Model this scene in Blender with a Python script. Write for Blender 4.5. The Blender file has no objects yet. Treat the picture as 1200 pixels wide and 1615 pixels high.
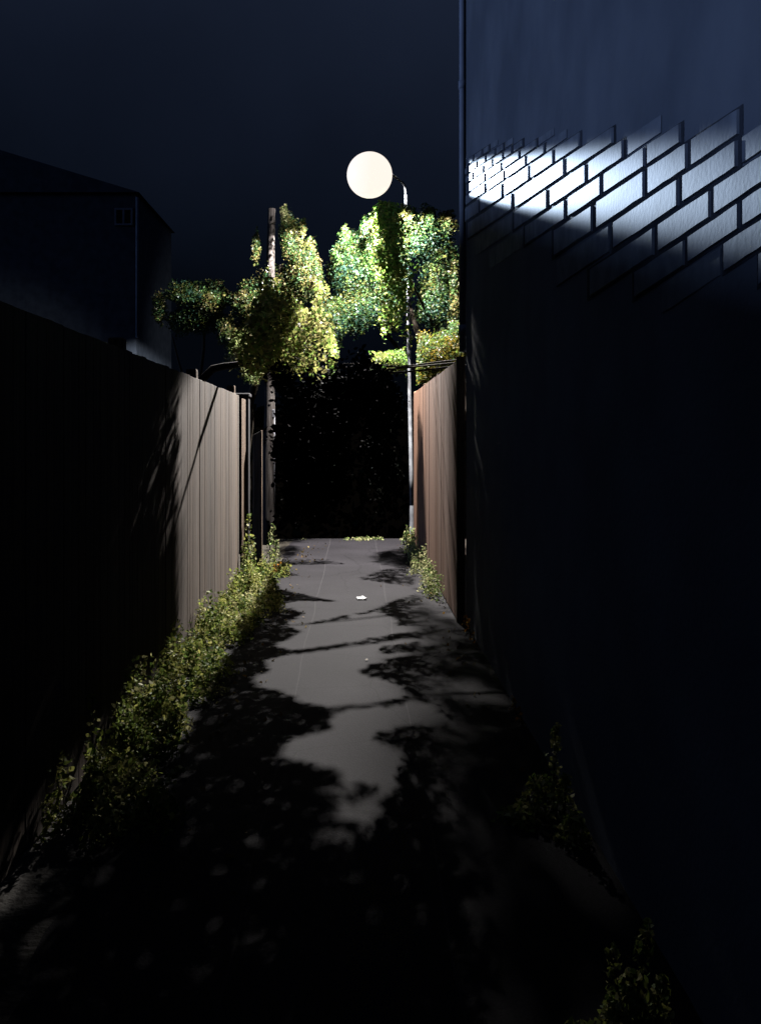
import bpy, bmesh, math, random
import numpy as np
from mathutils import Vector, Matrix

random.seed(7)
RNG = np.random.default_rng(7)
SC = bpy.context.scene
COL = SC.collection
R = math.radians

# ------------------------------------------------------------------ camera
EYE = 1.6          # eye height (m)
FOC = 1500.0       # focal length in pixels of the 1200 px wide photograph
VX, VY = 560.0, 690.0   # vanishing point of the alley in the photograph
cam_d = bpy.data.cameras.new('camera')
cam = bpy.data.objects.new('camera', cam_d)
COL.objects.link(cam)
cam.location = (0, 0, EYE)
cam.rotation_euler = (R(90), 0, 0)
cam_d.sensor_fit = 'HORIZONTAL'
cam_d.sensor_width = 36
cam_d.lens = 36 * FOC / 1200
cam_d.shift_x = (600 - VX) / 1200
cam_d.shift_y = -(807.5 - VY) / 1200
cam_d.clip_end = 2000
SC.camera = cam

# ------------------------------------------------------------------ night sky
W = bpy.data.worlds.new('World')
SC.world = W
W.use_nodes = True
nt = W.node_tree
bg = nt.nodes['Background']
tc = nt.nodes.new('ShaderNodeTexCoord')
sx = nt.nodes.new('ShaderNodeSeparateXYZ')
rp = nt.nodes.new('ShaderNodeValToRGB')
nz = nt.nodes.new('ShaderNodeTexNoise')
nz.inputs['Scale'].default_value = 5
nz.inputs['Detail'].default_value = 6
mx = nt.nodes.new('ShaderNodeMath'); mx.operation = 'MULTIPLY_ADD'
mx.inputs[1].default_value = 0.14
nt.links.new(tc.outputs['Generated'], sx.inputs[0])
nt.links.new(tc.outputs['Generated'], nz.inputs['Vector'])
nt.links.new(nz.outputs[0], mx.inputs[0])
lx = nt.nodes.new('ShaderNodeMath'); lx.operation = 'MULTIPLY_ADD'; lx.inputs[1].default_value = 0.22
nt.links.new(sx.outputs['X'], lx.inputs[0]); nt.links.new(sx.outputs['Z'], lx.inputs[2])
nt.links.new(lx.outputs[0], mx.inputs[2])
nt.links.new(mx.outputs[0], rp.inputs[0])
e = rp.color_ramp.elements
e[0].position = 0.16; e[0].color = (0.0011, 0.0018, 0.0034, 1)
e[1].position = 0.58; e[1].color = (0.0105, 0.0160, 0.0330, 1)
m_ = e.new(0.36); m_.color = (0.0048, 0.0074, 0.0155, 1)
nt.links.new(rp.outputs[0], bg.inputs[0])
bg.inputs[1].default_value = 1.0

# weak moonlight from low over the left-hand fence
moon_d = bpy.data.lights.new('moon', 'SUN')
moon_d.energy = 0.55
moon_d.angle = R(5)
moon_d.color = (0.33, 0.50, 1.0)
moon = bpy.data.objects.new('moon', moon_d)
COL.objects.link(moon)
moon.rotation_euler = Vector((1.0, 0.10, -0.06)).to_track_quat('-Z', 'Y').to_euler()

SC.view_settings.view_transform = 'Standard'
SC.view_settings.look = 'None'
SC.view_settings.exposure = 0
SC.view_settings.gamma = 1
SC.cycles.use_denoising = True
SC.cycles.sample_clamp_indirect = 4
SC.cycles.diffuse_bounces = 0

# ------------------------------------------------------------------ constants
XL, XR = -1.25, 0.95            # left fence face, right house wall
XF = 0.88                       # right fence face
GLOBE = Vector((0.205, 13.5, 5.33))
BULB = Vector((0.205, 13.42, 4.96))     # where the light leaves the lantern
BEAM = Vector((0.30, 13.05, 5.22))      # added spot that brightens the brick strip


def P(px, py, Y):
    return Vector(((px - VX) / FOC * Y, Y, EYE + (VY - py) / FOC * Y))


def pix(x, y, z):
    return VX + x / y * FOC, VY - (z - EYE) / y * FOC


# ------------------------------------------------------------------ object helpers
def link(name, mesh, mat=None, parent=None):
    o = bpy.data.objects.new(name, mesh)
    COL.objects.link(o)
    if mat is not None:
        mesh.materials.append(mat)
    if parent is not None:
        o.parent = parent
        o.matrix_parent_inverse = Matrix.Translation(parent.location).inverted()
    return o


def tag(o, label=None, cat=None, group=None, kind=None):
    if label: o['label'] = label
    if cat: o['category'] = cat
    if group: o['group'] = group
    if kind: o['kind'] = kind
    return o


def empty(name, loc, label, cat, group=None):
    o = bpy.data.objects.new(name, None)
    o.empty_display_size = 0.1
    COL.objects.link(o)
    o.location = loc
    return tag(o, label, cat, group)


def finish(bm, name, mat, parent=None, smooth=False):
    me = bpy.data.meshes.new(name)
    bm.normal_update()
    bm.to_mesh(me)
    bm.free()
    if smooth:
        for p in me.polygons: p.use_smooth = True
    return link(name, me, mat, parent)


def box(bm, x0, x1, y0, y1, z0, z1, bev=0.0):
    r = bmesh.ops.create_cube(bm, size=1)
    vs = r['verts']
    for v in vs:
        v.co = Vector((x0 + (v.co.x + .5) * (x1 - x0), y0 + (v.co.y + .5) * (y1 - y0), z0 + (v.co.z + .5) * (z1 - z0)))
    if bev > 0:
        es = list({e for v in vs for e in v.link_edges})
        bmesh.ops.bevel(bm, geom=es, offset=bev, segments=1, affect='EDGES')
    return vs


def tube(bm, pts, rad, seg=10, cap=True):
    rings = []
    n = len(pts)
    for i, p in enumerate(pts):
        p = Vector(p)
        d = Vector(pts[min(i + 1, n - 1)]) - Vector(pts[max(i - 1, 0)])
        d.normalize()
        a = d.cross(Vector((0, 0, 1)) if abs(d.z) < .9 else Vector((0, 1, 0))).normalized()
        b = d.cross(a).normalized()
        r = rad[i] if isinstance(rad, (list, tuple)) else rad
        rings.append([bm.verts.new(p + (a * math.cos(2 * math.pi * k / seg) + b * math.sin(2 * math.pi * k / seg)) * r) for k in range(seg)])
    for i in range(n - 1):
        for k in range(seg):
            bm.faces.new((rings[i][k], rings[i][(k + 1) % seg], rings[i + 1][(k + 1) % seg], rings[i + 1][k]))
    if cap:
        bm.faces.new(list(reversed(rings[0])))
        bm.faces.new(rings[-1])


# ------------------------------------------------------------------ materials
def newmat(name):
    m = bpy.data.materials.new(name)
    m.use_nodes = True
    b = m.node_tree.nodes['Principled BSDF']
    return m, m.node_tree, b


def noisy(name, c0, c1, scale, rough=0.85, bump=0.3, bscale=60, stretch=(1, 1, 1), dist=0.01, spec=0.3, lo=.35, hi=.65):
    m, t, b = newmat(name)
    co = t.nodes.new('ShaderNodeTexCoord')
    mp = t.nodes.new('ShaderNodeMapping'); mp.inputs['Scale'].default_value = stretch
    n = t.nodes.new('ShaderNodeTexNoise'); n.inputs['Scale'].default_value = scale; n.inputs['Detail'].default_value = 8
    r = t.nodes.new('ShaderNodeValToRGB')
    r.color_ramp.elements[0].position = lo; r.color_ramp.elements[0].color = (*c0, 1)
    r.color_ramp.elements[1].position = hi; r.color_ramp.elements[1].color = (*c1, 1)
    n2 = t.nodes.new('ShaderNodeTexNoise'); n2.inputs['Scale'].default_value = bscale; n2.inputs['Detail'].default_value = 5
    bp = t.nodes.new('ShaderNodeBump'); bp.inputs['Strength'].default_value = bump; bp.inputs['Distance'].default_value = dist
    t.links.new(co.outputs['Object'], mp.inputs[0])
    for q in (n, n2): t.links.new(mp.outputs[0], q.inputs['Vector'])
    t.links.new(n.outputs[0], r.inputs[0]); t.links.new(r.outputs[0], b.inputs['Base Color'])
    t.links.new(n2.outputs[0], bp.inputs['Height']); t.links.new(bp.outputs[0], b.inputs['Normal'])
    b.inputs['Roughness'].default_value = rough
    b.inputs['Specular IOR Level'].default_value = spec
    return m


def wood(name, c0, c1, c2):
    """weathered boards: long grain along Z, a tone of its own for every board (face attribute)"""
    m, t, b = newmat(name)
    co = t.nodes.new('ShaderNodeTexCoord')
    mp = t.nodes.new('ShaderNodeMapping'); mp.inputs['Scale'].default_value = (70, 70, 1.6)
    n = t.nodes.new('ShaderNodeTexNoise'); n.inputs['Scale'].default_value = 1.0; n.inputs['Detail'].default_value = 9; n.inputs['Roughness'].default_value = .65
    at = t.nodes.new('ShaderNodeAttribute'); at.attribute_name = 'tone'
    r = t.nodes.new('ShaderNodeValToRGB')
    r.color_ramp.elements[0].position = .30; r.color_ramp.elements[0].color = (*c0, 1)
    r.color_ramp.elements[1].position = .72; r.color_ramp.elements[1].color = (*c2, 1)
    k = r.color_ramp.elements.new(.5); k.color = (*c1, 1)
    mm = t.nodes.new('ShaderNodeMix'); mm.data_type = 'RGBA'; mm.blend_type = 'MULTIPLY'; mm.inputs[0].default_value = 1
    bp = t.nodes.new('ShaderNodeBump'); bp.inputs['Strength'].default_value = .5; bp.inputs['Distance'].default_value = .006
    t.links.new(co.outputs['Object'], mp.inputs[0]); t.links.new(mp.outputs[0], n.inputs['Vector'])
    t.links.new(n.outputs[0], r.inputs[0])
    t.links.new(r.outputs[0], mm.inputs[6]); t.links.new(at.outputs['Color'], mm.inputs[7])
    t.links.new(mm.outputs[2], b.inputs['Base Color'])
    t.links.new(n.outputs[0], bp.inputs['Height']); t.links.new(bp.outputs[0], b.inputs['Normal'])
    b.inputs['Roughness'].default_value = .85
    b.inputs['Specular IOR Level'].default_value = .2
    return m


def leafmat(name, trans=.35, rough=.42, spec=.5):
    m, t, b = newmat(name)
    at = t.nodes.new('ShaderNodeAttribute'); at.attribute_name = 'tone'
    b.inputs['Roughness'].default_value = rough
    b.inputs['Specular IOR Level'].default_value = spec
    t.links.new(at.outputs['Color'], b.inputs['Base Color'])
    if trans > 0:
        tr = t.nodes.new('ShaderNodeBsdfTranslucent')
        ms = t.nodes.new('ShaderNodeMixShader'); ms.inputs[0].default_value = trans
        t.links.new(at.outputs['Color'], tr.inputs[0])
        t.links.new(b.outputs[0], ms.inputs[1]); t.links.new(tr.outputs[0], ms.inputs[2])
        t.links.new(ms.outputs[0], t.nodes['Material Output'].inputs['Surface'])
    return m


def asphalt():
    m, t, b = newmat('asphalt')
    co = t.nodes.new('ShaderNodeTexCoord')
    n = t.nodes.new('ShaderNodeTexNoise'); n.inputs['Scale'].default_value = 1.3; n.inputs['Detail'].default_value = 8
    g = t.nodes.new('ShaderNodeTexNoise'); g.inputs['Scale'].default_value = 130; g.inputs['Detail'].default_value = 3
    r = t.nodes.new('ShaderNodeValToRGB')
    r.color_ramp.elements[0].position = .3; r.color_ramp.elements[0].color = (.0122, .0113, .0136, 1)
    r.color_ramp.elements[1].position = .7; r.color_ramp.elements[1].color = (.0215, .0200, .0240, 1)
    r2 = t.nodes.new('ShaderNodeValToRGB')
    r2.color_ramp.elements[0].position = .35; r2.color_ramp.elements[0].color = (.55, .55, .55, 1)
    r2.color_ramp.elements[1].position = .7; r2.color_ramp.elements[1].color = (1.25, 1.22, 1.2, 1)
    mm = t.nodes.new('ShaderNodeMix'); mm.data_type = 'RGBA'; mm.blend_type = 'MULTIPLY'; mm.inputs[0].default_value = 1
    bp = t.nodes.new('ShaderNodeBump'); bp.inputs['Strength'].default_value = .55; bp.inputs['Distance'].default_value = .005
    # two thin pale wheel scratches that run along the alley
    s = t.nodes.new('ShaderNodeSeparateXYZ')
    t.links.new(co.outputs['Object'], s.inputs[0])
    prev = None
    wob = t.nodes.new('ShaderNodeTexNoise'); wob.inputs['Scale'].default_value = .5
    t.links.new(co.outputs['Object'], wob.inputs['Vector'])
    wm = t.nodes.new('ShaderNodeMath'); wm.operation = 'MULTIPLY_ADD'; wm.inputs[1].default_value = .10
    t.links.new(wob.outputs[0], wm.inputs[0]); t.links.new(s.outputs['X'], wm.inputs[2])
    for x0 in (-.33, .36):
        c = t.nodes.new('ShaderNodeMath'); c.operation = 'COMPARE'
        c.inputs[1].default_value = x0; c.inputs[2].default_value = .004
        t.links.new(wm.outputs[0], c.inputs[0])
        if prev is None: prev = c
        else:
            a = t.nodes.new('ShaderNodeMath'); a.operation = 'ADD'
            t.links.new(prev.outputs[0], a.inputs[0]); t.links.new(c.outputs[0], a.inputs[1]); prev = a
    vo = t.nodes.new('ShaderNodeTexVoronoi'); vo.feature = 'DISTANCE_TO_EDGE'; vo.inputs['Scale'].default_value = 1.1
    wv = t.nodes.new('ShaderNodeMix'); wv.data_type = 'VECTOR'; wv.inputs[0].default_value = .12
    wn = t.nodes.new('ShaderNodeTexNoise'); wn.inputs['Scale'].default_value = 5; wn.inputs['Detail'].default_value = 4
    t.links.new(co.outputs['Object'], wn.inputs['Vector'])
    t.links.new(co.outputs['Object'], wv.inputs[4]); t.links.new(wn.outputs['Color'], wv.inputs[5])
    t.links.new(wv.outputs[1], vo.inputs['Vector'])
    cr = t.nodes.new('ShaderNodeValToRGB')
    cr.color_ramp.elements[0].position = 0; cr.color_ramp.elements[0].color = (.35, .35, .35, 1)
    cr.color_ramp.elements[1].position = .008; cr.color_ramp.elements[1].color = (1, 1, 1, 1)
    t.links.new(vo.outputs['Distance'], cr.inputs[0])
    mc = t.nodes.new('ShaderNodeMix'); mc.data_type = 'RGBA'; mc.blend_type = 'MULTIPLY'; mc.inputs[0].default_value = 1
    t.links.new(mm.outputs[2], mc.inputs[6]); t.links.new(cr.outputs[0], mc.inputs[7])
    gm = t.nodes.new('ShaderNodeMath'); gm.operation = 'MULTIPLY'
    t.links.new(prev.outputs[0], gm.inputs[0]); t.links.new(g.outputs[0], gm.inputs[1])
    ml = t.nodes.new('ShaderNodeMix'); ml.data_type = 'RGBA'; ml.inputs[7].default_value = (.048, .046, .048, 1)
    for q in (n, g): t.links.new(co.outputs['Object'], q.inputs['Vector'])
    t.links.new(n.outputs[0], r.inputs[0]); t.links.new(g.outputs[0], r2.inputs[0])
    t.links.new(r.outputs[0], mm.inputs[6]); t.links.new(r2.outputs[0], mm.inputs[7])
    t.links.new(gm.outputs[0], ml.inputs[0]); t.links.new(mc.outputs[2], ml.inputs[6])
    t.links.new(ml.outputs[2], b.inputs['Base Color'])
    t.links.new(g.outputs[0], bp.inputs['Height']); t.links.new(bp.outputs[0], b.inputs['Normal'])
    b.inputs['Roughness'].default_value = .85
    b.inputs['Specular IOR Level'].default_value = .12
    return m


def plain(name, c, rough=.6, metal=0.0, spec=.4):
    m, t, b = newmat(name)
    b.inputs['Base Color'].default_value = (*c, 1)
    b.inputs['Roughness'].default_value = rough
    b.inputs['Metallic'].default_value = metal
    b.inputs['Specular IOR Level'].default_value = spec
    return m


def glow(name, c, s):
    m, t, b = newmat(name)
    b.inputs['Base Color'].default_value = (1, 1, 1, 1)
    b.inputs['Emission Color'].default_value = (*c, 1)
    b.inputs['Emission Strength'].default_value = s
    return m


M_earth = noisy('bare_earth', (.018, .016, .012), (.045, .038, .028), 3, bump=.6, bscale=25, dist=.03)
M_path = asphalt()
M_plaster = noisy('wall_render', (.22, .24, .27), (.32, .34, .37), 1.6, rough=.9, bump=.35, bscale=45, dist=.006)
M_mortar = noisy('mortar', (.06, .065, .075), (.11, .115, .13), 8, rough=.95, bump=.5, bscale=80)
M_brick = noisy('painted_brick', (.25, .27, .30), (.40, .42, .45), 9, rough=.8, bump=.08, bscale=55, dist=.005)
M_darkbrick = noisy('dark_brick', (.007, .007, .009), (.016, .015, .016), 5, rough=.9, bump=.4, bscale=40)  # near-black all over
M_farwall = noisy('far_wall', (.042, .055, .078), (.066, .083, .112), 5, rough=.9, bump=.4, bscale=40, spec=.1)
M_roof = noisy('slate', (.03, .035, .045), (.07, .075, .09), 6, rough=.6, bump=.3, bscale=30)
M_pipe = noisy('painted_pipe', (.50, .53, .60), (.62, .65, .72), 6, rough=.55, bump=.1)
M_greywood = wood('grey_timber', (.058, .045, .036), (.158, .126, .102), (.26, .215, .18))
M_redwood = wood('brown_timber', (.052, .026, .015), (.14, .072, .043), (.21, .115, .074))
M_post = noisy('post_timber', (.07, .045, .03), (.19, .13, .085), 3, rough=.9, bump=.6, bscale=40, stretch=(12, 12, 1))
M_bark = noisy('bark', (.012, .009, .006), (.035, .027, .018), 5, rough=.95, bump=.8, bscale=30, stretch=(6, 6, 1))
M_pole = noisy('galvanised_steel', (.10, .105, .115), (.19, .20, .215), 9, rough=.42, bump=.08)
M_cast = noisy('dark_cast_metal', (.03, .03, .035), (.07, .07, .08), 9, rough=.5, bump=.2)
M_globe = glow('lit_globe', (1.0, .90, .80), 1.05)
M_leaf = leafmat('leaf', .5, rough=.5, spec=.22)
M_leafthin = leafmat('leaf_thin', .78, rough=.5, spec=.2)
M_leafdark = leafmat('leaf_shaded', .0, rough=.9, spec=.03)  # shaded copy of the leaf: opaque, used with near-black tones
M_weed = leafmat('weed_leaf', .30, rough=.6, spec=.12)
M_paper = noisy('crumpled_paper', (.55, .56, .58), (.8, .8, .8), 12, rough=.8, bump=.2)
M_window = plain('dark_glass', (.01, .013, .02), .08, spec=.6)
M_frame = noisy('window_paint', (.12, .15, .20), (.16, .19, .25), 7)

# ------------------------------------------------------------------ ground
def ground_z(y):
    if y < 14.9: return 0.0
    return -min(4.2, .17 * (y - 14.9) * min(1, (y - 14.9) / .8))


def sheet(name, xs, ys, off, mat, kind, wob=0):
    bm = bmesh.new()
    g = []
    for j, y in enumerate(ys):
        row = []
        for i, x in enumerate(xs):
            xx = x
            if wob and i in (0, len(xs) - 1):
                xx += wob * (math.sin(y * 3.1 + i) * .5 + math.sin(y * 7.7) * .3 + random.uniform(-.3, .3))
            row.append(bm.verts.new((xx, y, ground_z(y) + off)))
        g.append(row)
    for j in range(len(ys) - 1):
        for i in range(len(xs) - 1):
            bm.faces.new((g[j][i], g[j][i + 1], g[j + 1][i + 1], g[j + 1][i]))
    return tag(finish(bm, name, mat), kind=kind)


ys = list(np.linspace(-30, 14, 12)) + list(np.linspace(14.4, 18, 12)) + list(np.linspace(19, 45, 14)) + [90, 200, 600]
sheet('ground', [-600, -100, -20, -6, -2, 0, 2, 6, 20, 100, 600], ys, 0, M_earth, 'structure')
yp = list(np.linspace(-6, 14, 120)) + list(np.linspace(14.1, 30, 60))
sheet('path', [-.98, -.5, 0, .5, .948], yp, .004, M_path, 'structure', .05)

# ------------------------------------------------------------------ right house, bricks built only where the strip of light falls
house = empty('house', (3.0, 3.5, 0), 'tall blue-grey house wall on the right with a lit band of pale bricks', 'house')
bm = bmesh.new()
xs_, ys_, zs_ = None, None, None
box(bm, XR, 7.0, -3.0, 8.14, -.05, 9.5)
finish(bm, 'wall', M_plaster, house)

CEDGE = [150, 175, 200, 226, 256, 288, 322, 360, 403, 466, 538, 621, 707, 824, 945, 1068, 1185, 1312, 1450, 1600, 1760, 1930, 2110, 2300]
JOINT = {226: (88, 30), 256: (96, 34), 288: (80, 37), 322: (93, 66), 360: (160, 77), 403: (230, 97), 466: (272, 190), 538: (403, 143),
         621: (462, 151), 707: (583, 180), 824: (650, 243), 945: (797, 238), 1068: (925, 210), 1185: (1058, 240), 1312: (1180, 260),
         1450: (1330, 280), 1600: (1480, 300), 1760: (1640, 330), 1930: (1800, 350), 2110: (2000, 380)}


def wallpt(zx, zy, x=XR):
    """zoom-view coordinates of the brick area -> point on the wall plane"""
    px, py = 700 + zx / 2.4, 180 + zy / 2.4
    Y = XR * FOC / (px - VX)
    return Vector((x, Y, EYE + (VY - py) / FOC * Y))


SL = .66
def band(px):      # lit band in the photograph: upper / lower rows
    up = 245 - 10 * math.sin((px - 735) / 150.0)
    if px > 1000: up -= .13 * (px - 1000)
    lo = 325 + min(px - 735, 280) * .33 - max(0, px - 1050) * .12
    return up, lo


bm = bmesh.new()
bmf = bmesh.new()
for a, b_ in zip(CEDGE[:-1], CEDGE[1:]):
    if a not in JOINT: continue
    j0, p = JOINT[a]
    gap = max(4.6, (b_ - a) * .085)
    k0 = -int((j0 - 60) / p) - 2
    for k in range(k0, k0 + 60):
        x0, x1 = j0 + k * p, j0 + (k + 1) * p
        x0 += math.sin(a * .7 + k * 3.3) * p * .05; x1 += math.sin(a * .7 + (k + 1) * 3.3) * p * .05
        x0c = max(x0 + gap * .9, 83); x1c = x1 - gap * .9
        if x1c - x0c < 8 or x0c > 2300: continue
        xm = (x0c + x1c) / 2
        ym = (a + b_) / 2 - SL * xm
        pxm, pym = 700 + xm / 2.4, 180 + ym / 2.4
        up, lo = band(pxm)
        if pym < up - 20 + random.uniform(-10, 10) or pym > lo + 60 + random.uniform(-14, 14): continue
        dist = max(up - pym, pym - lo, 0)
        n = 5
        top = [(x0c + (x1c - x0c) * i / n) for i in range(n + 1)]
        J = lambda s: random.uniform(-1, 1) * s
        poly = [(x, a + gap - SL * x + J(gap * .18)) for x in top] + [(x, b_ - gap - SL * x + J(gap * .18)) for x in reversed(top)]
        base = [wallpt(*q, XR - .002) for q in poly]
        g2 = gap * 1.25
        mq = [wallpt(x_, y_, XR - .001) for x_, y_ in ((x0c - g2, a - SL * (x0c - g2)), (x1c + g2, a - SL * (x1c + g2)), (x1c + g2, b_ - SL * (x1c + g2)), (x0c - g2, b_ - SL * (x0c - g2)))]
        for q in mq: q.x -= random.uniform(0, .0008)
        if dist < 12: bmf.faces.new([bmf.verts.new(q) for q in mq])
        cen = sum(base, Vector()) / len(base)
        dep = .0005 + (.0085 + random.uniform(0, .0015)) * max(.2, 1 - dist / 40)
        f = [Vector((XR - dep, cen.y + (q.y - cen.y) * .975, cen.z + (q.z - cen.z) * .955)) for q in base]
        vb = [bm.verts.new(q) for q in base]; vf = [bm.verts.new(q) for q in f]
        bm.faces.new(vf)
        m = len(vb)
        for i in range(m):
            bm.faces.new((vb[i], vb[(i + 1) % m], vf[(i + 1) % m], vf[i]))
bmesh.ops.recalc_face_normals(bm, faces=bm.faces[:])
finish(bm, 'brick_facing', M_brick, house)
finish(bmf, 'mortar_bed', M_mortar, house)
bm = bmesh.new()
tube(bm, [(.932, 8.185, 2.34), (.932, 8.185, 9.3)], .036, 14)
for z in (2.5, 4.6, 6.7):
    tube(bm, [(.932, 8.185, z), (.932, 8.185, z + .07)], .043, 14)
finish(bm, 'drainpipe', M_pipe, house, True)

# ------------------------------------------------------------------ fences
def boards(name, mat, parent, x, y0, y1, ztop, side, w=.12, thick=.018, zjit=.004, tonef=None):
    """vertical boards along Y; side=+1 faces +X"""
    bm = bmesh.new()
    tones = []
    y = y0
    while y < y1 - .02:
        ww = min(w * random.uniform(.82, 1.15), y1 - y)
        off = random.uniform(0, .004)
        zt = ztop(y + ww / 2) + random.uniform(-zjit, zjit)
        xa, xb = (x - thick - off, x - off) if side > 0 else (x + off, x + off + thick)
        nf = len(bm.faces)
        box(bm, xa, xb, y + .0015, y + ww - .0015, .02, zt, .002)
        t = random.uniform(.74, 1.10)
        if tonef: t *= tonef(y)
        h = random.uniform(-.05, .05)
        tones += [(t * (1 + h), t, t * (1 - h), 1)] * (len(bm.faces) - nf)
        y += ww
    me = bpy.data.meshes.new(name)
    bm.to_mesh(me); bm.free()
    at = me.attributes.new('tone', 'FLOAT_COLOR', 'FACE')
    at.data.foreach_set('color', np.array(tones, dtype=np.float32).ravel())
    return link(name, me, mat, parent)


def bar(name, mat, parent, x0, x1, y0, y1, z0, z1, bev=.006):
    bm = bmesh.new()
    box(bm, x0, x1, y0, y1, z0, z1, bev)
    return finish(bm, name, mat, parent)


lf = empty('timber_fence', (-1.3, 5.8, 0), 'long grey-brown board fence on the left side of the alley, its far end lit', 'fence')
lt = lambda y: 2.10 - .004 * y
seg = [-2.0, .45, 2.9, 5.35, 7.8, 10.25]
for a, b_ in zip(seg[:-1], seg[1:]):
    boards('panel', M_greywood, lf, XL, a + .003, b_ - .003, lt, 1)
    for z in (.45, 1.65):
        bar('rail', M_post, lf, XL - .10, XL - .042, a + .06, b_ - .06, z, z + .09)
for y in seg:
    bar('post', M_post, lf, XL - .13, XL - .045, y - .045, y + .045, 0, 2.16, .008)
boards('end_panel', M_post, lf, XL + .02, 10.32, 10.72, lambda y: 2.03, 1, w=.2)

rf = empty('board_fence', (.93, 11.3, 0), 'reddish brown board fence on the right between the house corner and the lamp post', 'fence')
rt = lambda y: 2.27
for a, b_ in ((8.28, 10.3), (10.36, 12.3), (12.36, 14.36)):
    boards('panel', M_redwood, rf, XF, a, b_, rt, -1, w=.105)
    for z in (.5, 1.75):
        bar('rail', M_post, rf, XF + .04, XF + .09, a, b_, z, z + .08)
for y in (8.235, 10.33, 12.33, 14.40):
    bar('post', M_post, rf, XF - (.004 if y < 9 else -.012), XF + .068, y - (.045 if y < 9 else .028), y + (.03 if y < 9 else .028), 0, 2.30, .006)

# dark return wall that closes the left side behind the poles
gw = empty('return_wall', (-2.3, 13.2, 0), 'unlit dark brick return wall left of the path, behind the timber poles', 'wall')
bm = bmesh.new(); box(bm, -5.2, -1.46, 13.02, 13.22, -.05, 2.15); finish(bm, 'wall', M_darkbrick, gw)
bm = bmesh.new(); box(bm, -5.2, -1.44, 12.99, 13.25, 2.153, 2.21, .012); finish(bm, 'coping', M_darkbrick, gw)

# ------------------------------------------------------------------ posts
up = empty('utility_pole', (-1.30, 14.2, 0), 'tall weathered timber pole with pale top rising out of the left foliage', 'pole')
bm = bmesh.new()
pts = []
rad = []
for i in range(13):
    z = 5.02 * i / 12
    pts.append((-1.30 + .05 * i / 12 + .006 * math.sin(i * 1.7), 14.2 + .004 * math.cos(i * 2.1), z))
    rad.append(.095 - .038 * i / 12)
tube(bm, pts, rad, 16)
finish(bm, 'shaft', noisy('pole_timber', (.018, .015, .014), (.050, .045, .043), 3, rough=.9, bump=.6, bscale=40, stretch=(14, 14, 1), spec=.1), up, True)
bm = bmesh.new(); box(bm, -1.235, -1.195, 14.13, 14.2, 1.9, 2.02, .006); finish(bm, 'bracket', M_cast, up)
bm = bmesh.new(); tube(bm, [(-1.20, 14.17, 0.05), (-1.202, 14.17, 1.9)], .011, 8); finish(bm, 'conduit', M_cast, up, True)

gp = bmesh.new()
vs = box(gp, -1.165, -1.065, 10.84, 10.94, 0, 1.66, .008)
for v in gp.verts:
    if v.co.z > 1.5: v.co.z += (v.co.x + 1.115) * .55
tag(finish(gp, 'gate_post', M_post), 'short square wooden gate post with slanted top between the fence end and the tall pole', 'post')

# ------------------------------------------------------------------ street lamp
lamp = empty('street_lamp', (.878, 14.72, 0), 'glowing round street lamp on a thin pale pole above the trees', 'street lamp')
bm = bmesh.new(); tube(bm, [(.878, 14.72, 0), (.878, 14.72, .05), (.878, 14.72, .055), (.878, 14.72, .5), (.878, 14.72, .55)], [.060, .060, .037, .035, .032], 16)
finish(bm, 'base', M_pole, lamp, False)
bm = bmesh.new()
tube(bm, [(.878 - .095 * i / 10, 14.72, .55 + (5.36 - .55) * i / 10) for i in range(11)], [.033 - .008 * i / 10 for i in range(11)], 12)
finish(bm, 'pole', M_pole, lamp, True)
bm = bmesh.new()
A0, A1 = Vector((.783, 14.72, 5.34)), Vector((.40, 13.86, 5.50))
arc = [A0, A0 + Vector((-.004, -.01, .10)), A0 + Vector((-.02, -.05, .155)), A0 + Vector((-.06, -.14, .178)), A0.lerp(A1, .6) + Vector((0, 0, .09)), A1]
tube(bm, arc, .019, 10)
finish(bm, 'arm', M_pole, lamp, True)
bm = bmesh.new(); tube(bm, [A1 + Vector((.03, .07, 0)), A1 + Vector((-.02, -.05, 0)), GLOBE + Vector((.04, .10, .12))], [.03, .07, .05], 14)
finish(bm, 'lamp_holder', M_cast, lamp, True)
bm = bmesh.new(); bmesh.ops.create_uvsphere(bm, u_segments=48, v_segments=32, radius=.322, matrix=Matrix.Translation(GLOBE))
finish(bm, 'globe', M_globe, lamp, True)


def spot(name, loc, direction, watts, ang, blend, col, rad):
    d = bpy.data.lights.new(name, 'SPOT')
    d.energy = watts; d.spot_size = ang; d.spot_blend = blend; d.color = col; d.shadow_soft_size = rad
    o = bpy.data.objects.new(name, d)
    COL.objects.link(o)
    o.location = loc
    o.rotation_euler = Vector(direction).to_track_quat('-Z', 'Y').to_euler()
    return o


# lantern light within its cone, plus added spots for tree tips and bricks
spot('lantern_light', BULB, (.06, math.sin(R(9.5)), -math.cos(R(9.5))), 7000, R(154), .06, (1.0, .95, .91), .05)
spot('crown_fill_spot', GLOBE + Vector((.02, .12, .36)), (.04, 1, -.24), 1500, R(70), .5, (1.0, .96, .93), .05)  # added, brightens the tips of the right tree
spot('crown_fill_spot', GLOBE + Vector((-.33, .08, .12)), Vector((-1.0, 14.4, 4.85)) - GLOBE, 420, R(40), .6, (1.0, .96, .93), .05)  # added, brightens the tips of the left tree
az, dp = R(7.3), R(15.75)
spot('band_fill_spot', BEAM, (math.sin(az) * math.cos(dp), -math.cos(az) * math.cos(dp), -math.sin(dp)), 52000, R(9.6), .9, (.62, .78, 1.0), .03).scale = (1, .29, 1)  # added, makes the strip of bricks bright

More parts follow.
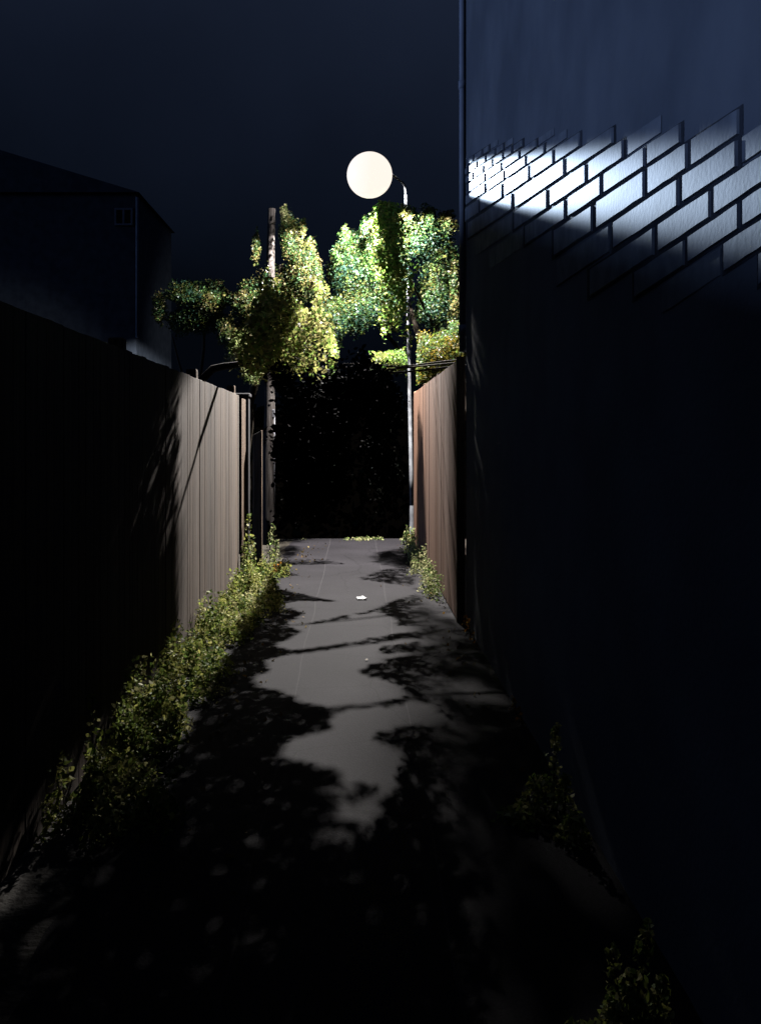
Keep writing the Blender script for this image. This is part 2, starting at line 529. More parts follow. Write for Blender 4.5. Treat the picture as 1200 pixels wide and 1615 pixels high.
# ------------------------------------------------------------------ what the photograph shows lit (leaves are kept out of those rays)
Z6 = lambda pts: [(400 + x / 2.4, 900 + y / 2.4) for x, y in pts]
LIT = [
    [(455, 848), (560, 846), (640, 857), (655, 872), (645, 892), (600, 900), (562, 914), (615, 921), (652, 926), (655, 938), (612, 950), (600, 960),
     (460, 990), (452, 984), (478, 968), (440, 955), (470, 948), (535, 950), (495, 942), (440, 930), (430, 912), (470, 908), (440, 898), (440, 892), (545, 890), (500, 875), (460, 866)],
    Z6([(470, 155), (530, 180), (550, 210), (650, 216), (740, 195), (600, 232), (300, 285), (150, 305), (70, 290), (180, 235), (120, 212), (240, 203), (380, 180)]),
    Z6([(665, 140), (790, 160), (800, 190), (720, 175)]),
    Z6([(150, 320), (420, 285), (560, 258), (650, 262), (480, 292), (480, 318), (700, 308), (500, 340), (380, 385), (480, 412), (575, 450), (580, 482), (420, 510), (290, 525), (150, 500), (160, 480), (0, 440), (0, 400), (60, 380), (40, 340)]),
    Z6([(705, 425), (860, 440), (940, 480), (745, 487), (800, 460)]),
    Z6([(300, 540), (480, 520), (605, 492), (670, 512), (680, 535), (735, 570), (600, 588), (470, 620), (440, 648), (560, 682), (545, 750), (545, 830), (470, 880), (440, 950), (345, 960), (300, 925), (440, 865), (468, 818), (340, 770), (250, 745), (90, 705), (140, 640), (300, 600)]),
]


def inpoly(px, py, poly):
    n = len(poly)
    r = np.zeros(px.shape, bool)
    j = n - 1
    for i in range(n):
        xi, yi = poly[i]; xj, yj = poly[j]
        if yi != yj:
            c = ((yi > py) != (yj > py)) & (px < (xj - xi) * (py - yi) / (yj - yi) + xi)
            r ^= c
        j = i
    return r


def lit_hit(pts, grow=0.0):
    """True where the lamp ray through a leaf would land on something the photograph shows lit"""
    L = np.array(BULB)
    d = pts - L
    front = (d[:, 1] < -.05) & (d[:, 2] < -.02)
    dd = np.where(np.abs(d) < 1e-6, 1e-6, d)
    tg = -L[2] / dd[:, 2]
    tl = np.where(dd[:, 0] < 0, (XL - L[0]) / dd[:, 0], 1e9)
    tr = np.where(dd[:, 0] > 0, (.9 - L[0]) / dd[:, 0], 1e9)
    t = np.minimum(np.minimum(tg, tl), tr)
    h = L + d * t[:, None]
    g = (t == tg); l = (t == tl); r = (t == tr)
    y = np.maximum(h[:, 1], .3)
    px = VX + h[:, 0] / y * FOC; py = VY - (h[:, 2] - EYE) / y * FOC
    res = np.zeros(len(pts), bool)
    for poly in LIT:
        res |= g & inpoly(px, py, poly)
    rnd = RNG.random(len(pts))
    res |= g & (h[:, 0] < -.92) & (h[:, 1] > 5.7) & (h[:, 1] < 11)
    res |= g & (h[:, 0] < -.90) & (h[:, 1] > 3.7) & (h[:, 1] <= 5.7) & (rnd < np.where(h[:, 1] < 4.7, .55, .9))
    res |= g & (h[:, 0] > .66) & (h[:, 1] > 9.0)
    res |= g & ((h[:, 0] - .82) ** 2 / .15 ** 2 + (h[:, 1] - 3.75) ** 2 / .5 ** 2 < 1)
    res |= g & ((h[:, 0] - .72) ** 2 / .15 ** 2 + (h[:, 1] - 1.9) ** 2 / .6 ** 2 < 1)
    res |= l & (h[:, 1] > 6.75) & (h[:, 1] < 11.2) & (h[:, 2] < 2.15)
    res |= l & (h[:, 1] > 3.7) & (h[:, 1] <= 6.75) & (h[:, 2] < .14) & (rnd < .75)
    res |= r & (h[:, 1] > 8.6) & (h[:, 2] < 2.4)
    # house wall
    lo = np.array([band(v)[1] for v in np.clip(px, 735, 1800)])
    res |= r & (h[:, 1] <= 8.3) & (py < lo - 6)
    return res & front


# ------------------------------------------------------------------ foliage
TONES = {
    'thin': [(.17, .28, .05), (.11, .24, .04), (.24, .26, .07)],
    'thinolive': [(.30, .32, .09), (.18, .27, .06), (.36, .33, .13)],
    'bright': [(.045, .095, .018), (.028, .085, .014), (.085, .105, .03), (.016, .055, .014), (.07, .075, .02), (.035, .09, .042)],
    'green': [(.035, .075, .018), (.055, .095, .02), (.02, .055, .02), (.09, .095, .022), (.02, .06, .04)],
    'olive': [(.085, .095, .022), (.13, .115, .036), (.05, .075, .016), (.16, .135, .05), (.035, .08, .018), (.03, .07, .03)],
    'yellow': [(.13, .12, .018), (.10, .13, .02), (.06, .10, .018), (.16, .11, .015), (.05, .10, .035)],
    'dark': [(.003, .005, .003), (.005, .006, .003), (.002, .004, .003)],  # near-black, shade put into the leaf colour
    'weed': [(.28, .33, .07), (.40, .40, .11), (.17, .23, .05), (.48, .46, .20), (.09, .14, .03)],
    'weedpale': [(.30, .32, .14), (.38, .36, .18), (.18, .24, .07), (.10, .15, .04)],
    'rust': [(.45, .20, .03), (.50, .28, .04), (.30, .14, .03)],
}


def blob(cx, cy, rx, ry, y0, y1, n, ang=0.0):
    """points in a lumpy ellipsoid given by its outline in the photograph and its depth range"""
    v = RNG.normal(size=(n, 3))
    v /= np.linalg.norm(v, axis=1)[:, None]
    v *= (RNG.random(n) ** .42)[:, None]
    th = np.arctan2(v[:, 1], v[:, 0])
    lump = 1 + .16 * np.sin(5 * th + cx) + .10 * np.sin(9 * th + cy) + .07 * np.sin(17 * th)
    u = v[:, 0] * rx * lump; w = v[:, 1] * ry * lump
    Y = (y0 + y1) / 2 + v[:, 2] * (y1 - y0) / 2
    px = cx + u * math.cos(ang) - w * math.sin(ang); py = cy + u * math.sin(ang) + w * math.cos(ang)
    return np.stack([(px - VX) / FOC * Y, Y, EYE + (VY - py) / FOC * Y], 1)


def clump(pts, k=9):
    """pull the points to twig centres, so that the crown has tufts and gaps"""
    n = len(pts)
    c = pts[RNG.integers(0, n, max(1, n // (k * 3)))]
    idx = RNG.integers(0, len(c), n)
    near = c[idx]
    f = RNG.random(n)[:, None]
    # choose the nearest of a few random centres for each point
    for _ in range(5):
        j = c[RNG.integers(0, len(c), n)]
        closer = np.linalg.norm(j - pts, axis=1) < np.linalg.norm(near - pts, axis=1)
        near = np.where(closer[:, None], j, near)
    return pts + (near - pts) * (.08 + .36 * f)


def leafmesh(name, pts, size, tones, mat, parent, up=.35, aspect=.55, tonevar=.35):
    n = len(pts)
    if n == 0: pts = np.array([[0, -20, 0]]); n = 1; tones = tones[:1]
    a = RNG.normal(size=(n, 3)); a[:, 2] = np.abs(a[:, 2]) * .7 + up * RNG.normal(size=n); a /= np.linalg.norm(a, axis=1)[:, None]
    b = RNG.normal(size=(n, 3)); b -= a * (a * b).sum(1)[:, None]; b /= np.linalg.norm(b, axis=1)[:, None]
    c = np.cross(a, b)
    s = size * (.55 + .9 * RNG.random(n) ** 1.5)[:, None]
    w = s * aspect * (.7 + .6 * RNG.random(n))[:, None]
    bend = c * s * (RNG.normal(size=n) * .12)[:, None]
    v = np.empty((n, 6, 3))
    v[:, 0] = pts - a * s * .5
    v[:, 1] = pts - a * s * .12 - b * w * .5 + bend
    v[:, 2] = pts + a * s * .22 - b * w * .36 + bend
    v[:, 3] = pts + a * s * .52
    v[:, 4] = pts + a * s * .22 + b * w * .36 + bend
    v[:, 5] = pts - a * s * .12 + b * w * .5 + bend
    me = bpy.data.meshes.new(name)
    me.vertices.add(n * 6); me.vertices.foreach_set('co', v.astype(np.float32).ravel())
    me.loops.add(n * 6); me.loops.foreach_set('vertex_index', np.arange(n * 6, dtype=np.int32))
    me.polygons.add(n)
    me.polygons.foreach_set('loop_start', np.arange(0, n * 6, 6, dtype=np.int32))
    me.polygons.foreach_set('loop_total', np.full(n, 6, dtype=np.int32))
    me.update(calc_edges=True)
    t = np.array(tones)
    t = t * (1 + tonevar * RNG.normal(size=(n, 1))).clip(.35, 2.0)
    t = np.concatenate([t.clip(.002, .8), np.ones((n, 1))], 1)
    at = me.attributes.new('tone', 'FLOAT_COLOR', 'FACE')
    at.data.foreach_set('color', t.astype(np.float32).ravel())
    return link(name, me, mat, parent)


def crown(name, parent, blobs, size, mat, guided=True, keep_sky=None):
    P_, T_ = [], []
    for cx, cy, rx, ry, y0, y1, n, tone in blobs:
        n = int(n * 2.1)
        q = clump(blob(cx, cy, rx, ry, y0, y1, n))
        tt = np.array(TONES[tone])
        # neighbouring leaves of a twig share a tone
        k = (np.floor(q[:, 0] * 5) * 7 + np.floor(q[:, 1] * 3) * 3 + np.floor(q[:, 2] * 5) * 13).astype(int)
        tt = tt * .55
        pick = np.where(RNG.random(n) < .6, np.abs(k) % len(tt), RNG.integers(0, len(tt), n))
        P_.append(q); T_.append(tt[pick])
    pts = np.concatenate(P_); ton = np.concatenate(T_)
    ok = np.linalg.norm(pts - np.array(GLOBE), axis=1) > .42
    ok &= np.linalg.norm(pts - np.array(BULB), axis=1) > .25
    ok &= np.linalg.norm(pts - np.array(BEAM), axis=1) > .25
    ok &= ~((pts[:, 0] > XR - .05) & (pts[:, 1] < 8.3))
    if guided: ok &= ~lit_hit(pts)
    px, py = pix(pts[:, 0], pts[:, 1], pts[:, 2])
    ok &= ~((np.abs(px - 649) < 8) & (py > 458) & (pts[:, 1] < 14.75))
    return leafmesh(name, pts[ok], size, ton[ok], mat, parent)


def branch(name, parent, chains):
    bm = bmesh.new()
    for pts, r0, r1 in chains:
        n = len(pts)
        # smooth wiggle
        fine, rad = [], []
        for i in range(n - 1):
            for k in range(4):
                u = k / 4
                q = Vector(pts[i]).lerp(Vector(pts[i + 1]), u)
                if 0 < i + u: q += Vector((random.uniform(-1, 1), random.uniform(-1, 1), random.uniform(-1, 1))) * r0 * .35
                fine.append(q); rad.append(r0 + (r1 - r0) * (i + u) / (n - 1))
        fine.append(Vector(pts[-1])); rad.append(r1)
        tube(bm, fine, rad, 8)
    return finish(bm, name, M_bark, parent, True)


# right tree behind the lamp
t = empty('tree', (1.5, 15.9, 0), 'bright green tree lit from the front just below the lamp', 'tree', 'trees over the alley')
gz = ground_z(15.9)
branch('trunk', t, [([(1.5, 15.9, gz - .1), (1.42, 15.8, 1.6), (1.1, 15.6, 3.0), (.7, 15.4, 4.2)], .10, .035)])
branch('limb', t, [([(1.25, 15.7, 2.4), (.5, 15.5, 3.3), (-.1, 15.2, 3.9), (-.3, 15.0, 4.6)], .045, .012)])
branch('limb', t, [([(.85, 15.5, 3.7), (.35, 15.3, 4.5), (.25, 15.2, 5.0)], .035, .008)])
crown('crown', t, [
    (590, 425, 62, 72, 14.2, 16.0, 9000, 'bright'),
    (545, 430, 30, 55, 14.0, 15.4, 2600, 'green'),
    (602, 352, 24, 26, 14.0, 15.2, 1100, 'olive'),
    (575, 358, 10, 22, 14.0, 15.0, 350, 'bright'),
    (543, 378, 12, 26, 14.0, 15.0, 450, 'bright'),
    (532, 405, 14, 26, 14.0, 15.0, 500, 'bright'),
    (560, 490, 45, 40, 13.9, 15.2, 2600, 'green'),
    (612, 480, 32, 46, 14.0, 15.2, 2200, 'green'),
    (527, 520, 14, 48, 14.0, 15.0, 900, 'olive'),
    (522, 575, 8, 30, 14.0, 14.6, 200, 'green'),
    (520, 490, 18, 30, 14.0, 15.0, 700, 'olive'),
], .040, M_leaf)

# right tree nearer than the lamp
TREE_R = t = empty('tree', (1.9, 14.6, 0), 'darker olive tree over the far end of the right fence, beside the house corner', 'tree', 'trees over the alley')
branch('trunk', t, [([(1.9, 14.6, -.1), (1.8, 14.6, 1.8), (1.5, 14.5, 3.0), (1.25, 14.4, 4.2)], .09, .03)])
branch('limb', t, [([(1.6, 14.5, 2.7), (1.1, 14.2, 3.4), (.8, 13.9, 3.9), (.6, 13.4, 4.1)], .03, .010)])
crown('crown', t, [
    (662, 372, 42, 46, 13.7, 15.2, 3600, 'green'),
    (640, 346, 18, 28, 13.8, 14.6, 900, 'olive'),
    (692, 415, 36, 78, 13.8, 15.4, 3000, 'green'),
    (704, 352, 20, 24, 13.8, 15.0, 700, 'olive'),
    (678, 346, 12, 26, 13.8, 14.8, 500, 'green'),
    (686, 480, 40, 46, 13.8, 15.4, 3000, 'green'),
    (634, 420, 18, 66, 13.8, 14.6, 900, 'green'),
    (716, 460, 12, 90, 13.8, 14.8, 1600, 'olive'),
], .040, M_leaf)
crown('low_bough', t, [
    (692, 556, 44, 40, 12.6, 14.0, 3600, 'yellow'),
    (617, 570, 36, 20, 12.5, 13.6, 2400, 'thin'),
    (668, 592, 30, 18, 12.9, 13.8, 1000, 'yellow'),
    (716, 530, 14, 30, 12.9, 14.0, 600, 'yellow'),
    (597, 625, 9, 22, 12.9, 13.4, 260, 'green'),
], .038, M_leaf, guided=False)

# left tree behind the poles
t = empty('tree', (-1.75, 14.6, 0), 'yellowish olive tree behind the tall timber pole on the left', 'tree', 'trees over the alley')
branch('trunk', t, [([(-1.75, 14.6, -.1), (-1.65, 14.5, 1.8), (-1.4, 14.4, 3.0), (-1.1, 14.3, 4.2)], .10, .03)])
branch('limb', t, [([(-1.5, 14.4, 2.6), (-.95, 14.3, 3.4), (-.7, 14.2, 3.9)], .04, .010)])
crown('crown', t, [
    (456, 372, 18, 42, 13.9, 15.0, 1500, 'olive'),
    (448, 340, 8, 18, 13.9, 14.6, 260, 'weedpale'),
    (478, 358, 7, 16, 13.9, 14.6, 160, 'olive'),
    (478, 425, 32, 56, 13.8, 15.2, 4200, 'olive'),
    (440, 470, 42, 60, 13.8, 15.4, 5000, 'olive'),
    (500, 455, 12, 50, 13.8, 14.8, 900, 'olive'),
    (400, 480, 42, 44, 13.8, 15.4, 3800, 'olive'),
    (404, 392, 9, 30, 13.8, 14.8, 450, 'olive'),
    (385, 545, 36, 38, 13.8, 15.0, 2600, 'weedpale'),
    (398, 590, 20, 20, 13.8, 14.8, 800, 'weedpale'),
    (360, 522, 22, 28, 13.8, 15.0, 1000, 'olive'),
    (470, 510, 40, 30, 13.8, 15.0, 2000, 'green'),
    (528, 505, 26, 40, 13.6, 14.6, 1200, 'green'),
    (524, 560, 10, 40, 13.0, 13.8, 420, 'thin'),
    (512, 520, 16, 30, 13.6, 14.6, 400, 'olive'),
    (426, 500, 20, 78, 11.2, 11.85, 1500, 'olive'),
    (408, 560, 14, 34, 11.2, 11.85, 500, 'olive'),
], .038, M_leaf)

# added tree that carries the shade-casting leaves on the left
TREE_L = t = empty('tree', (-1.75, 9.1, 0), 'added tree whose near-black leaves shade the path and the left fence', 'tree', 'trees over the alley')
branch('trunk', t, [([(-1.75, 9.1, -.1), (-1.7, 9.1, 1.8), (-1.35, 9.05, 2.25), (-.9, 9.0, 2.36)], .06, .025)])
branch('limb', t, [([(-1.0, 9.02, 2.34), (-.6, 8.9, 2.36), (-.3, 8.8, 2.2)], .02, .008)])

# bush on the far left
t = empty('bush', (-2.6, 15.2, 0), 'dim rounded bush above the left fence with only its top edge lit', 'bush')
branch('stem', t, [([(-2.6, 15.2, -.1), (-2.5, 15.2, 1.8), (-2.4, 15.1, 3.4)], .06, .02), ([(-2.52, 15.2, 1.7), (-2.9, 15.1, 3.2)], .03, .012)])
crown('crown', t, [
    (295, 462, 42, 24, 14.2, 15.8, 2000, 'green'),
    (252, 485, 14, 30, 14.4, 15.4, 600, 'olive'),
    (335, 470, 34, 32, 14.2, 15.6, 2000, 'olive'),
    (305, 505, 52, 28, 14.4, 15.8, 2400, 'green'),
], .038, M_leaf)

# added leaves set on the lamp's rays to cast the alley's shade
def lit_target(h, kind):
    y = np.maximum(h[:, 1], .3)
    px = VX + h[:, 0] / y * FOC; py = VY - (h[:, 2] - EYE) / y * FOC
    res = np.zeros(len(h), bool)
    if kind == 'g':
        for poly in LIT: res |= inpoly(px, py, poly)
        res |= (h[:, 0] < -.95) & (h[:, 1] > 5.7)
    return res


def shade_leaf_points(n):
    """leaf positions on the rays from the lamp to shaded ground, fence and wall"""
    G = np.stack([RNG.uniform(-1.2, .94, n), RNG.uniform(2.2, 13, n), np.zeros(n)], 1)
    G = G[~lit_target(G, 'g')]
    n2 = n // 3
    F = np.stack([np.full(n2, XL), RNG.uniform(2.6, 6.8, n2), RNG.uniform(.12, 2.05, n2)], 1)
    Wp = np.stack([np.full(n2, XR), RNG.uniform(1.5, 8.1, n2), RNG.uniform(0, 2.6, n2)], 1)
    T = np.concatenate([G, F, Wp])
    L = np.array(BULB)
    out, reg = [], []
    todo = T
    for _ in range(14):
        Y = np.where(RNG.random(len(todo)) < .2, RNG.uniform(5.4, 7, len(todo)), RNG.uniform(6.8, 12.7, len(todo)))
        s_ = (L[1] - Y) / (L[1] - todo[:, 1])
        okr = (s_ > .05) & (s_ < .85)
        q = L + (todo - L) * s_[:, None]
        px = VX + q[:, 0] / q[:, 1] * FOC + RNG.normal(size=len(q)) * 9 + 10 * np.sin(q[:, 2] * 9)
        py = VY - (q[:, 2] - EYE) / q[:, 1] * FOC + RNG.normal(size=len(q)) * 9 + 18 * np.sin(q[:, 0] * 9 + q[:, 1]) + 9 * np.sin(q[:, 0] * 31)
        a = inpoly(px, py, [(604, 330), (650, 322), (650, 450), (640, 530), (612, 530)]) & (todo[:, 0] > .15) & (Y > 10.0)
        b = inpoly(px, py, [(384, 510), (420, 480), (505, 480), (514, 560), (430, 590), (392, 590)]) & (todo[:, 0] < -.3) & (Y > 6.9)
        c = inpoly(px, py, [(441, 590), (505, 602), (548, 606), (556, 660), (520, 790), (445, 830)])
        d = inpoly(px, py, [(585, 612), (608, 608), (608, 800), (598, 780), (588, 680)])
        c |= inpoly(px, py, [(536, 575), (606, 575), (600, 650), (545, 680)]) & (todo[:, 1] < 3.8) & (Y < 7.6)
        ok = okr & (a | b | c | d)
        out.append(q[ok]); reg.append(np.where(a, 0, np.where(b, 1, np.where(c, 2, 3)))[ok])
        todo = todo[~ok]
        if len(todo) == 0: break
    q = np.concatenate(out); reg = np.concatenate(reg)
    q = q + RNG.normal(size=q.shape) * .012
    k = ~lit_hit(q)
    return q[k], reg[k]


BP, BR = shade_leaf_points(80000)
for r_, par, mat, tn, nm in ((0, TREE_R, M_leafthin, 'thin', 'shade_leaves'), (1, TREE_L, M_leafthin, 'thinolive', 'shade_leaves'), (2, TREE_L, M_leafdark, 'dark', 'dark_shade_leaves'), (3, TREE_R, M_leafdark, 'dark', 'dark_shade_leaves')):
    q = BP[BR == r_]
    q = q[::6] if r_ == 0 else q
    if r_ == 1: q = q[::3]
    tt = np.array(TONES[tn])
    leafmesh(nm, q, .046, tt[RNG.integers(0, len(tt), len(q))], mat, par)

# twigs that throw the thin lines of shade over the path
def ground_pt(px, py):
    Y = FOC * EYE / (py - VY)
    return Vector(((px - VX) / FOC * Y, Y, 0))


def twig_between(a, b, s):
    A = BULB.lerp(ground_pt(*a), s); B = BULB.lerp(ground_pt(*b), s)
    return A, B


tw = empty('bramble', (1.45, 10.6, 0), 'thin bare stems arching across the alley below the foliage', 'bramble')
for a, b_, s in (((452, 988), (640, 968), .52), ((460, 1032), (700, 996), .52), ((515, 1120), (690, 1095), .55)):
    A, B = twig_between(a, b_, s)
    C = Vector((1.2, B.y + .2, B.z + .1))
    D = Vector((1.45, 10.6, 0))
    m1 = A.lerp(B, .5) + Vector((0, 0, .02))
    branch('stem', tw, [([A, m1, B, C, Vector((1.42, (C.y + 10.6) / 2, C.z * .6)), D], .007, .012)])

# ------------------------------------------------------------------ verges
def weeds(name, spots, size, tone, mat, parent=None, spread=.10, per=90, dark=.0):
    """each spot (x, y, height): a low heap of leaves with a few upright stems"""
    P_, T_ = [], []
    for x, y, h in spots:
        n = int(per * (h / .2) ** .7)
        u = RNG.random(n)
        r = spread * (1.15 - .75 * u) * RNG.random(n) ** .5
        th = RNG.random(n) * 2 * math.pi
        q = np.stack([x + r * np.cos(th), y + r * 1.4 * np.sin(th), .01 + u * h * (.6 + .5 * RNG.random(n))], 1)
        tt = np.array(TONES[tone])
        k = RNG.integers(0, len(tt))
        pick = np.where(RNG.random(n) < .55, k, RNG.integers(0, len(tt), n))
        P_.append(q); T_.append(tt[pick])
    pts = np.concatenate(P_); ton = np.concatenate(T_)
    ok = (pts[:, 0] > XL + .01) & ((pts[:, 0] < XF - .01) | (pts[:, 1] < 8.1)) & (pts[:, 0] < XR - .01)
    pts = pts[ok]; pts[:, 2] += np.array([ground_z(v) for v in pts[:, 1]])
    return leafmesh(name, pts, size, ton[ok], mat, parent, up=.8)


sp = []
y = 3.75
while y < 11.6:
    f = (y - 3.2) / 8.4
    w = .26 + .10 * math.sin(y * 2.3) + .14 * (y < 5.2) + .16 * (y > 7.2)
    for _ in range(3):
        x = XL + .04 + random.random() ** 1.2 * w
        sp.append((x, y + random.uniform(-.15, .15), random.uniform(.06, .22) * (1.3 if x < XL + .18 else .75) * (1 + .5 * math.sin(y * 5.3))))
    y += .085
tag(weeds('weeds', sp, .028, 'weed', M_weed, spread=.085, per=150), kind='stuff', cat='weeds',
    label='low yellow-green weeds along the foot of the left fence')
sp = []
for i in range(34):
    y = 9.3 + 5.0 * (i / 33) + random.uniform(-.1, .1)
    sp.append((XF - .03 - random.random() * (.10 + .10 * math.sin(y * 2.7) ** 2), y, random.uniform(.12, .30)))
for i in range(17):
    sp.append((random.choice((-.9, -.05, .15, .3, .85)) + random.uniform(-.14, .14), 14.8 + random.uniform(-.12, .12), random.uniform(.012, .05)))
tag(weeds('weeds', sp, .028, 'weedpale', M_weed, spread=.08, per=105), kind='stuff', cat='weeds',
    label='pale low weeds along the foot of the right fence and across the crest of the path')


def plant(label, stems, tone='weed', size=.04, cat='plant', name='weed_plant', group=None, n=70, spread=.05, bushy=None):
    x0, y0 = stems[0][0], stems[0][1]
    o = empty(name, (x0, y0, 0), label, cat, group)
    P_ = []
    for x, y, h, lx, ly in stems:
        bm = bmesh.new()
        pts = [(x + lx * u * u, y + ly * u * u, h * u) for u in (0, .25, .5, .75, 1)]
        tube(bm, pts, [.006, .005, .004, .003, .002], 5)
        finish(bm, 'stem', M_bark, o)
        u = RNG.random(n) ** .8
        r = spread * (1.25 - u) * RNG.random(n) ** .5
        th = RNG.random(n) * 2 * math.pi
        P_.append(np.stack([x + lx * u * u + r * np.cos(th), y + ly * u * u + r * np.sin(th), .015 + h * u], 1))
    if bushy:
        for bx, by, rr, h, m in bushy:
            u = RNG.random(m); r = rr * (1.1 - .6 * u) * RNG.random(m) ** .5; th = RNG.random(m) * 2 * math.pi
            P_.append(np.stack([bx + r * np.cos(th), by + r * np.sin(th), .01 + h * u], 1))
    pts = np.concatenate(P_)
    pts = pts[(pts[:, 0] > XL + .01) & (pts[:, 0] < XR - .02)]
    tt = np.array(TONES[tone])
    leafmesh('leaves', pts, size, tt[RNG.integers(0, len(tt), len(pts))], M_weed, o, up=.9)
    return o


# left climbers round the posts and the fence end
plant('leafy creeper climbing the foot of the gate post at the fence end', [(-1.19, 10.45, .75, .02, .02), (-1.17, 10.6, .5, .03, 0), (-1.20, 10.3, .45, 0, 0)], 'weed', .038, 'creeper', 'creeper', n=110, spread=.09)
plant('leafy creeper at the foot of the tall timber pole', [(-.99, 11.6, .55, -.02, 0), (-.97, 11.45, .35, .03, 0), (-1.03, 11.5, .45, 0, 0)], 'weedpale', .036, 'creeper', 'creeper', n=90, spread=.08)
plant('orange-leaved seedling beside the path near the tall timber pole', [(-.88, 10.9, .16, .02, 0), (-.91, 10.95, .12, -.02, 0)], 'rust', .03, 'seedling', 'seedling', n=22, spread=.035)
plant('orange-leaved seedling at the base of the street lamp', [(.80, 14.2, .15, 0, 0), (.84, 14.3, .12, .01, 0)], 'rust', .035, 'seedling', 'seedling', n=24, spread=.05)
plant('orange-leaved seedling at the house wall just in front of the board fence', [(.93, 7.7, .12, -.02, 0), (.93, 7.95, .09, -.01, 0), (.93, 7.4, .08, -.02, 0)], 'rust', .028, 'seedling', 'seedling', n=30, spread=.04)
plant('orange-leaved seedling at the foot of the bare house wall, nearer than the lit patch of path', [(.93, 5.5, .09, -.02, 0), (.93, 5.3, .08, -.02, 0)], 'rust', .024, 'seedling', 'seedling', n=30, spread=.035)
# dim plants in front
plant('tall thin weed against the left fence at the near end of the weeds', [(-1.20, 4.35, .42, .0, 0), (-1.17, 4.2, .28, .03, 0)], 'weed', .03, n=60, spread=.05, bushy=[(-1.10, 4.25, .12, .12, 160)])
plant('upright weed on the left verge between the bright and the dim weeds', [(-1.20, 5.35, .34, .02, 0), (-1.14, 5.2, .24, .02, 0)], 'weed', .03, n=60, spread=.05)
plant('sprawling low weed reaching over the path from the near left verge', [(-.86, 4.15, .14, .10, 0), (-.92, 4.0, .12, .12, .05), (-.98, 4.2, .16, .1, 0)], 'weedpale', .028, n=80, spread=.07)
plant('dim bushy weed with one upright stem at the foot of the house wall', [(.845, 4.05, .37, .01, 0), (.86, 3.9, .2, .0, 0)], 'weed', .028, n=110, spread=.06,
      bushy=[(.80, 4.05, .11, .14, 420), (.70, 3.95, .12, .05, 240), (.86, 3.75, .07, .10, 160)])
plant('dark weed with two pointed stems in the bottom right corner', [(.735, 2.50, .31, .04, 0), (.70, 2.5, .25, -.03, 0), (.78, 2.48, .18, .02, 0), (.72, 2.52, .17, .01, 0)], 'weed', .024, n=130, spread=.05,
      bushy=[(.72, 2.5, .10, .12, 520), (.60, 2.5, .07, .04, 120), (.79, 2.5, .05, .10, 160)])

# ------------------------------------------------------------------ fallen leaves along the edges of the path
n = 260
fl = np.stack([np.where(RNG.random(n) < .6, -.78 + RNG.gamma(1.2, .12, n), .86 - RNG.gamma(1.2, .10, n)), RNG.uniform(3, 14.6, n), np.full(n, .014)], 1)
fo = leafmesh('fallen_leaves', fl, .032, np.array([(.10, .075, .03), (.16, .12, .04), (.07, .05, .03), (.14, .08, .02)])[RNG.integers(0, 4, n)], M_weed, None, up=.05)
tag(fo, 'small fallen leaves scattered along both edges of the path', 'fallen leaves', kind='stuff')

# ------------------------------------------------------------------ litter
def scrap(px, py, w, label):
    g = ground_pt(px, py)
    bm = bmesh.new()
    n = 5
    vs = [[bm.verts.new((g.x + (i / n - .5) * w + random.uniform(-.1, .1) * w, g.y + (j / n - .5) * w * 1.1 + random.uniform(-.1, .1) * w,
                         .012 + random.random() * w * .28 * (1 - abs(i / n - .5)))) for i in range(n + 1)] for j in range(n + 1)]
    for j in range(n):
        for i in range(n):
            bm.faces.new((vs[j][i], vs[j][i + 1], vs[j + 1][i + 1], vs[j + 1][i]))
    return tag(finish(bm, 'paper_scrap', M_paper), label, 'litter')


scrap(570, 946, .095, 'white crumpled paper scrap lying in the middle of the path')
scrap(388, 1010, .045, 'small white paper scrap at the edge of the left weeds')

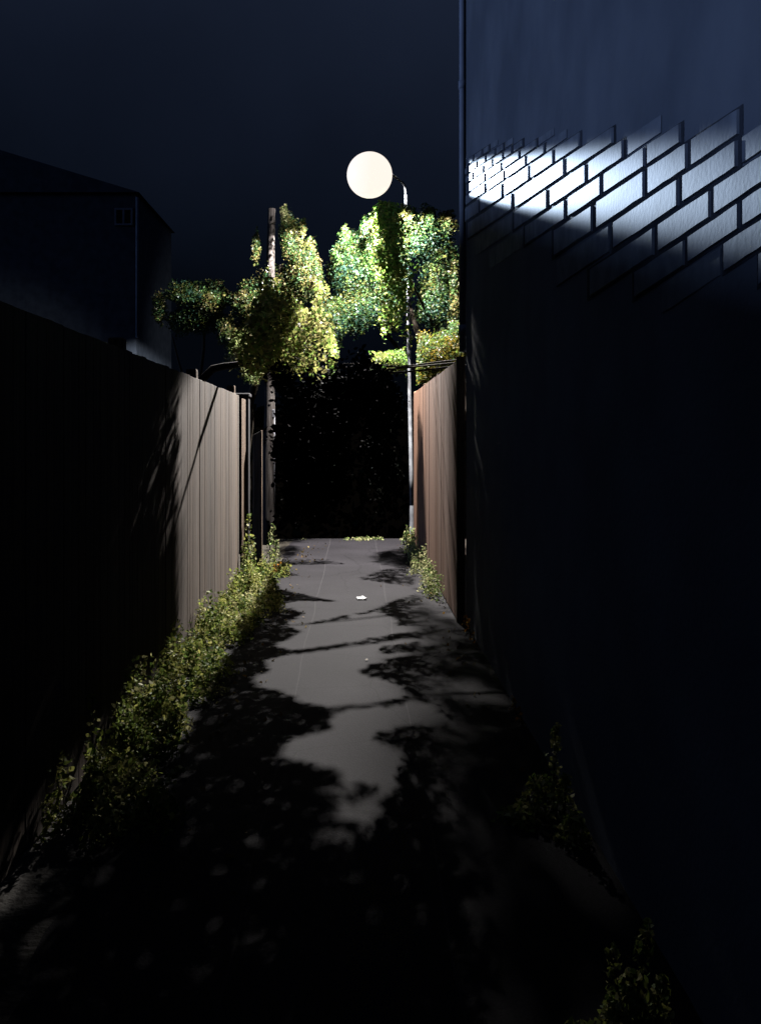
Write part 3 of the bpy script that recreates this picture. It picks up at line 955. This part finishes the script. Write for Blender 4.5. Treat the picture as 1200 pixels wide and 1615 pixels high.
# ------------------------------------------------------------------ distant house on the left
fh = empty('house', (-7, 23, 0), 'dark house far behind the left fence with a barely visible window', 'house')
gz = -1.6
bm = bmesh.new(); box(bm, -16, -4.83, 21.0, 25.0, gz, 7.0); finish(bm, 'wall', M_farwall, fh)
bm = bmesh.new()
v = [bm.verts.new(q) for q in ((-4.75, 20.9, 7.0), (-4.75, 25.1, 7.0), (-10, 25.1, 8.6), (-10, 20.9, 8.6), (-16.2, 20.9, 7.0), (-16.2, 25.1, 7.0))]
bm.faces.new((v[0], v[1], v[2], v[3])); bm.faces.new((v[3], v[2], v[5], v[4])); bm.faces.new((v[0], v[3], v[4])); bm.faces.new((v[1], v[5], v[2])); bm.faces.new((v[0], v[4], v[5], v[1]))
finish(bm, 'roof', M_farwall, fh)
# added unseen block, its top shaped to keep moonlight off the right wall
bm = bmesh.new()
prof = [(-3.0, gz), (-3.0, 1.6), (1.4, 2.40), (6.8, 3.80), (9.6, 3.84), (9.6, gz)]
va = [bm.verts.new((-4.73, y, z)) for y, z in prof]; vb = [bm.verts.new((-9.5, y, z)) for y, z in prof]
bm.faces.new(va); bm.faces.new(list(reversed(vb)))
for i in range(len(prof)):
    bm.faces.new((va[i], vb[i], vb[(i + 1) % 6], va[(i + 1) % 6]))
bmesh.ops.recalc_face_normals(bm, faces=bm.faces[:])
finish(bm, 'moon_shade_block', M_farwall, fh)
bm = bmesh.new()
X0, X1, Z0, Z1 = -5.30, -4.90, 6.28, 6.66
for a in ((X0, X0 + .04, Z0, Z1), (X1 - .04, X1, Z0, Z1), (X0 + .04, X1 - .04, Z0, Z0 + .04), (X0 + .04, X1 - .04, Z1 - .04, Z1), ((X0 + X1) / 2 - .02, (X0 + X1) / 2 + .02, Z0 + .04, Z1 - .04)):
    box(bm, a[0], a[1], 20.93, 20.998, a[2], a[3])
wf = finish(bm, 'window', M_frame, fh)
bm = bmesh.new(); box(bm, X0 + .042, X1 - .042, 20.97, 20.99, Z0 + .042, Z1 - .042); finish(bm, 'pane', M_window, wf)
bm = bmesh.new(); tube(bm, [(-4.80, 20.95, 3.8), (-4.80, 20.95, 6.9)], .03, 10); finish(bm, 'drainpipe', M_frame, fh, True)

# ------------------------------------------------------------------ dark hedge that closes the view beyond the crest
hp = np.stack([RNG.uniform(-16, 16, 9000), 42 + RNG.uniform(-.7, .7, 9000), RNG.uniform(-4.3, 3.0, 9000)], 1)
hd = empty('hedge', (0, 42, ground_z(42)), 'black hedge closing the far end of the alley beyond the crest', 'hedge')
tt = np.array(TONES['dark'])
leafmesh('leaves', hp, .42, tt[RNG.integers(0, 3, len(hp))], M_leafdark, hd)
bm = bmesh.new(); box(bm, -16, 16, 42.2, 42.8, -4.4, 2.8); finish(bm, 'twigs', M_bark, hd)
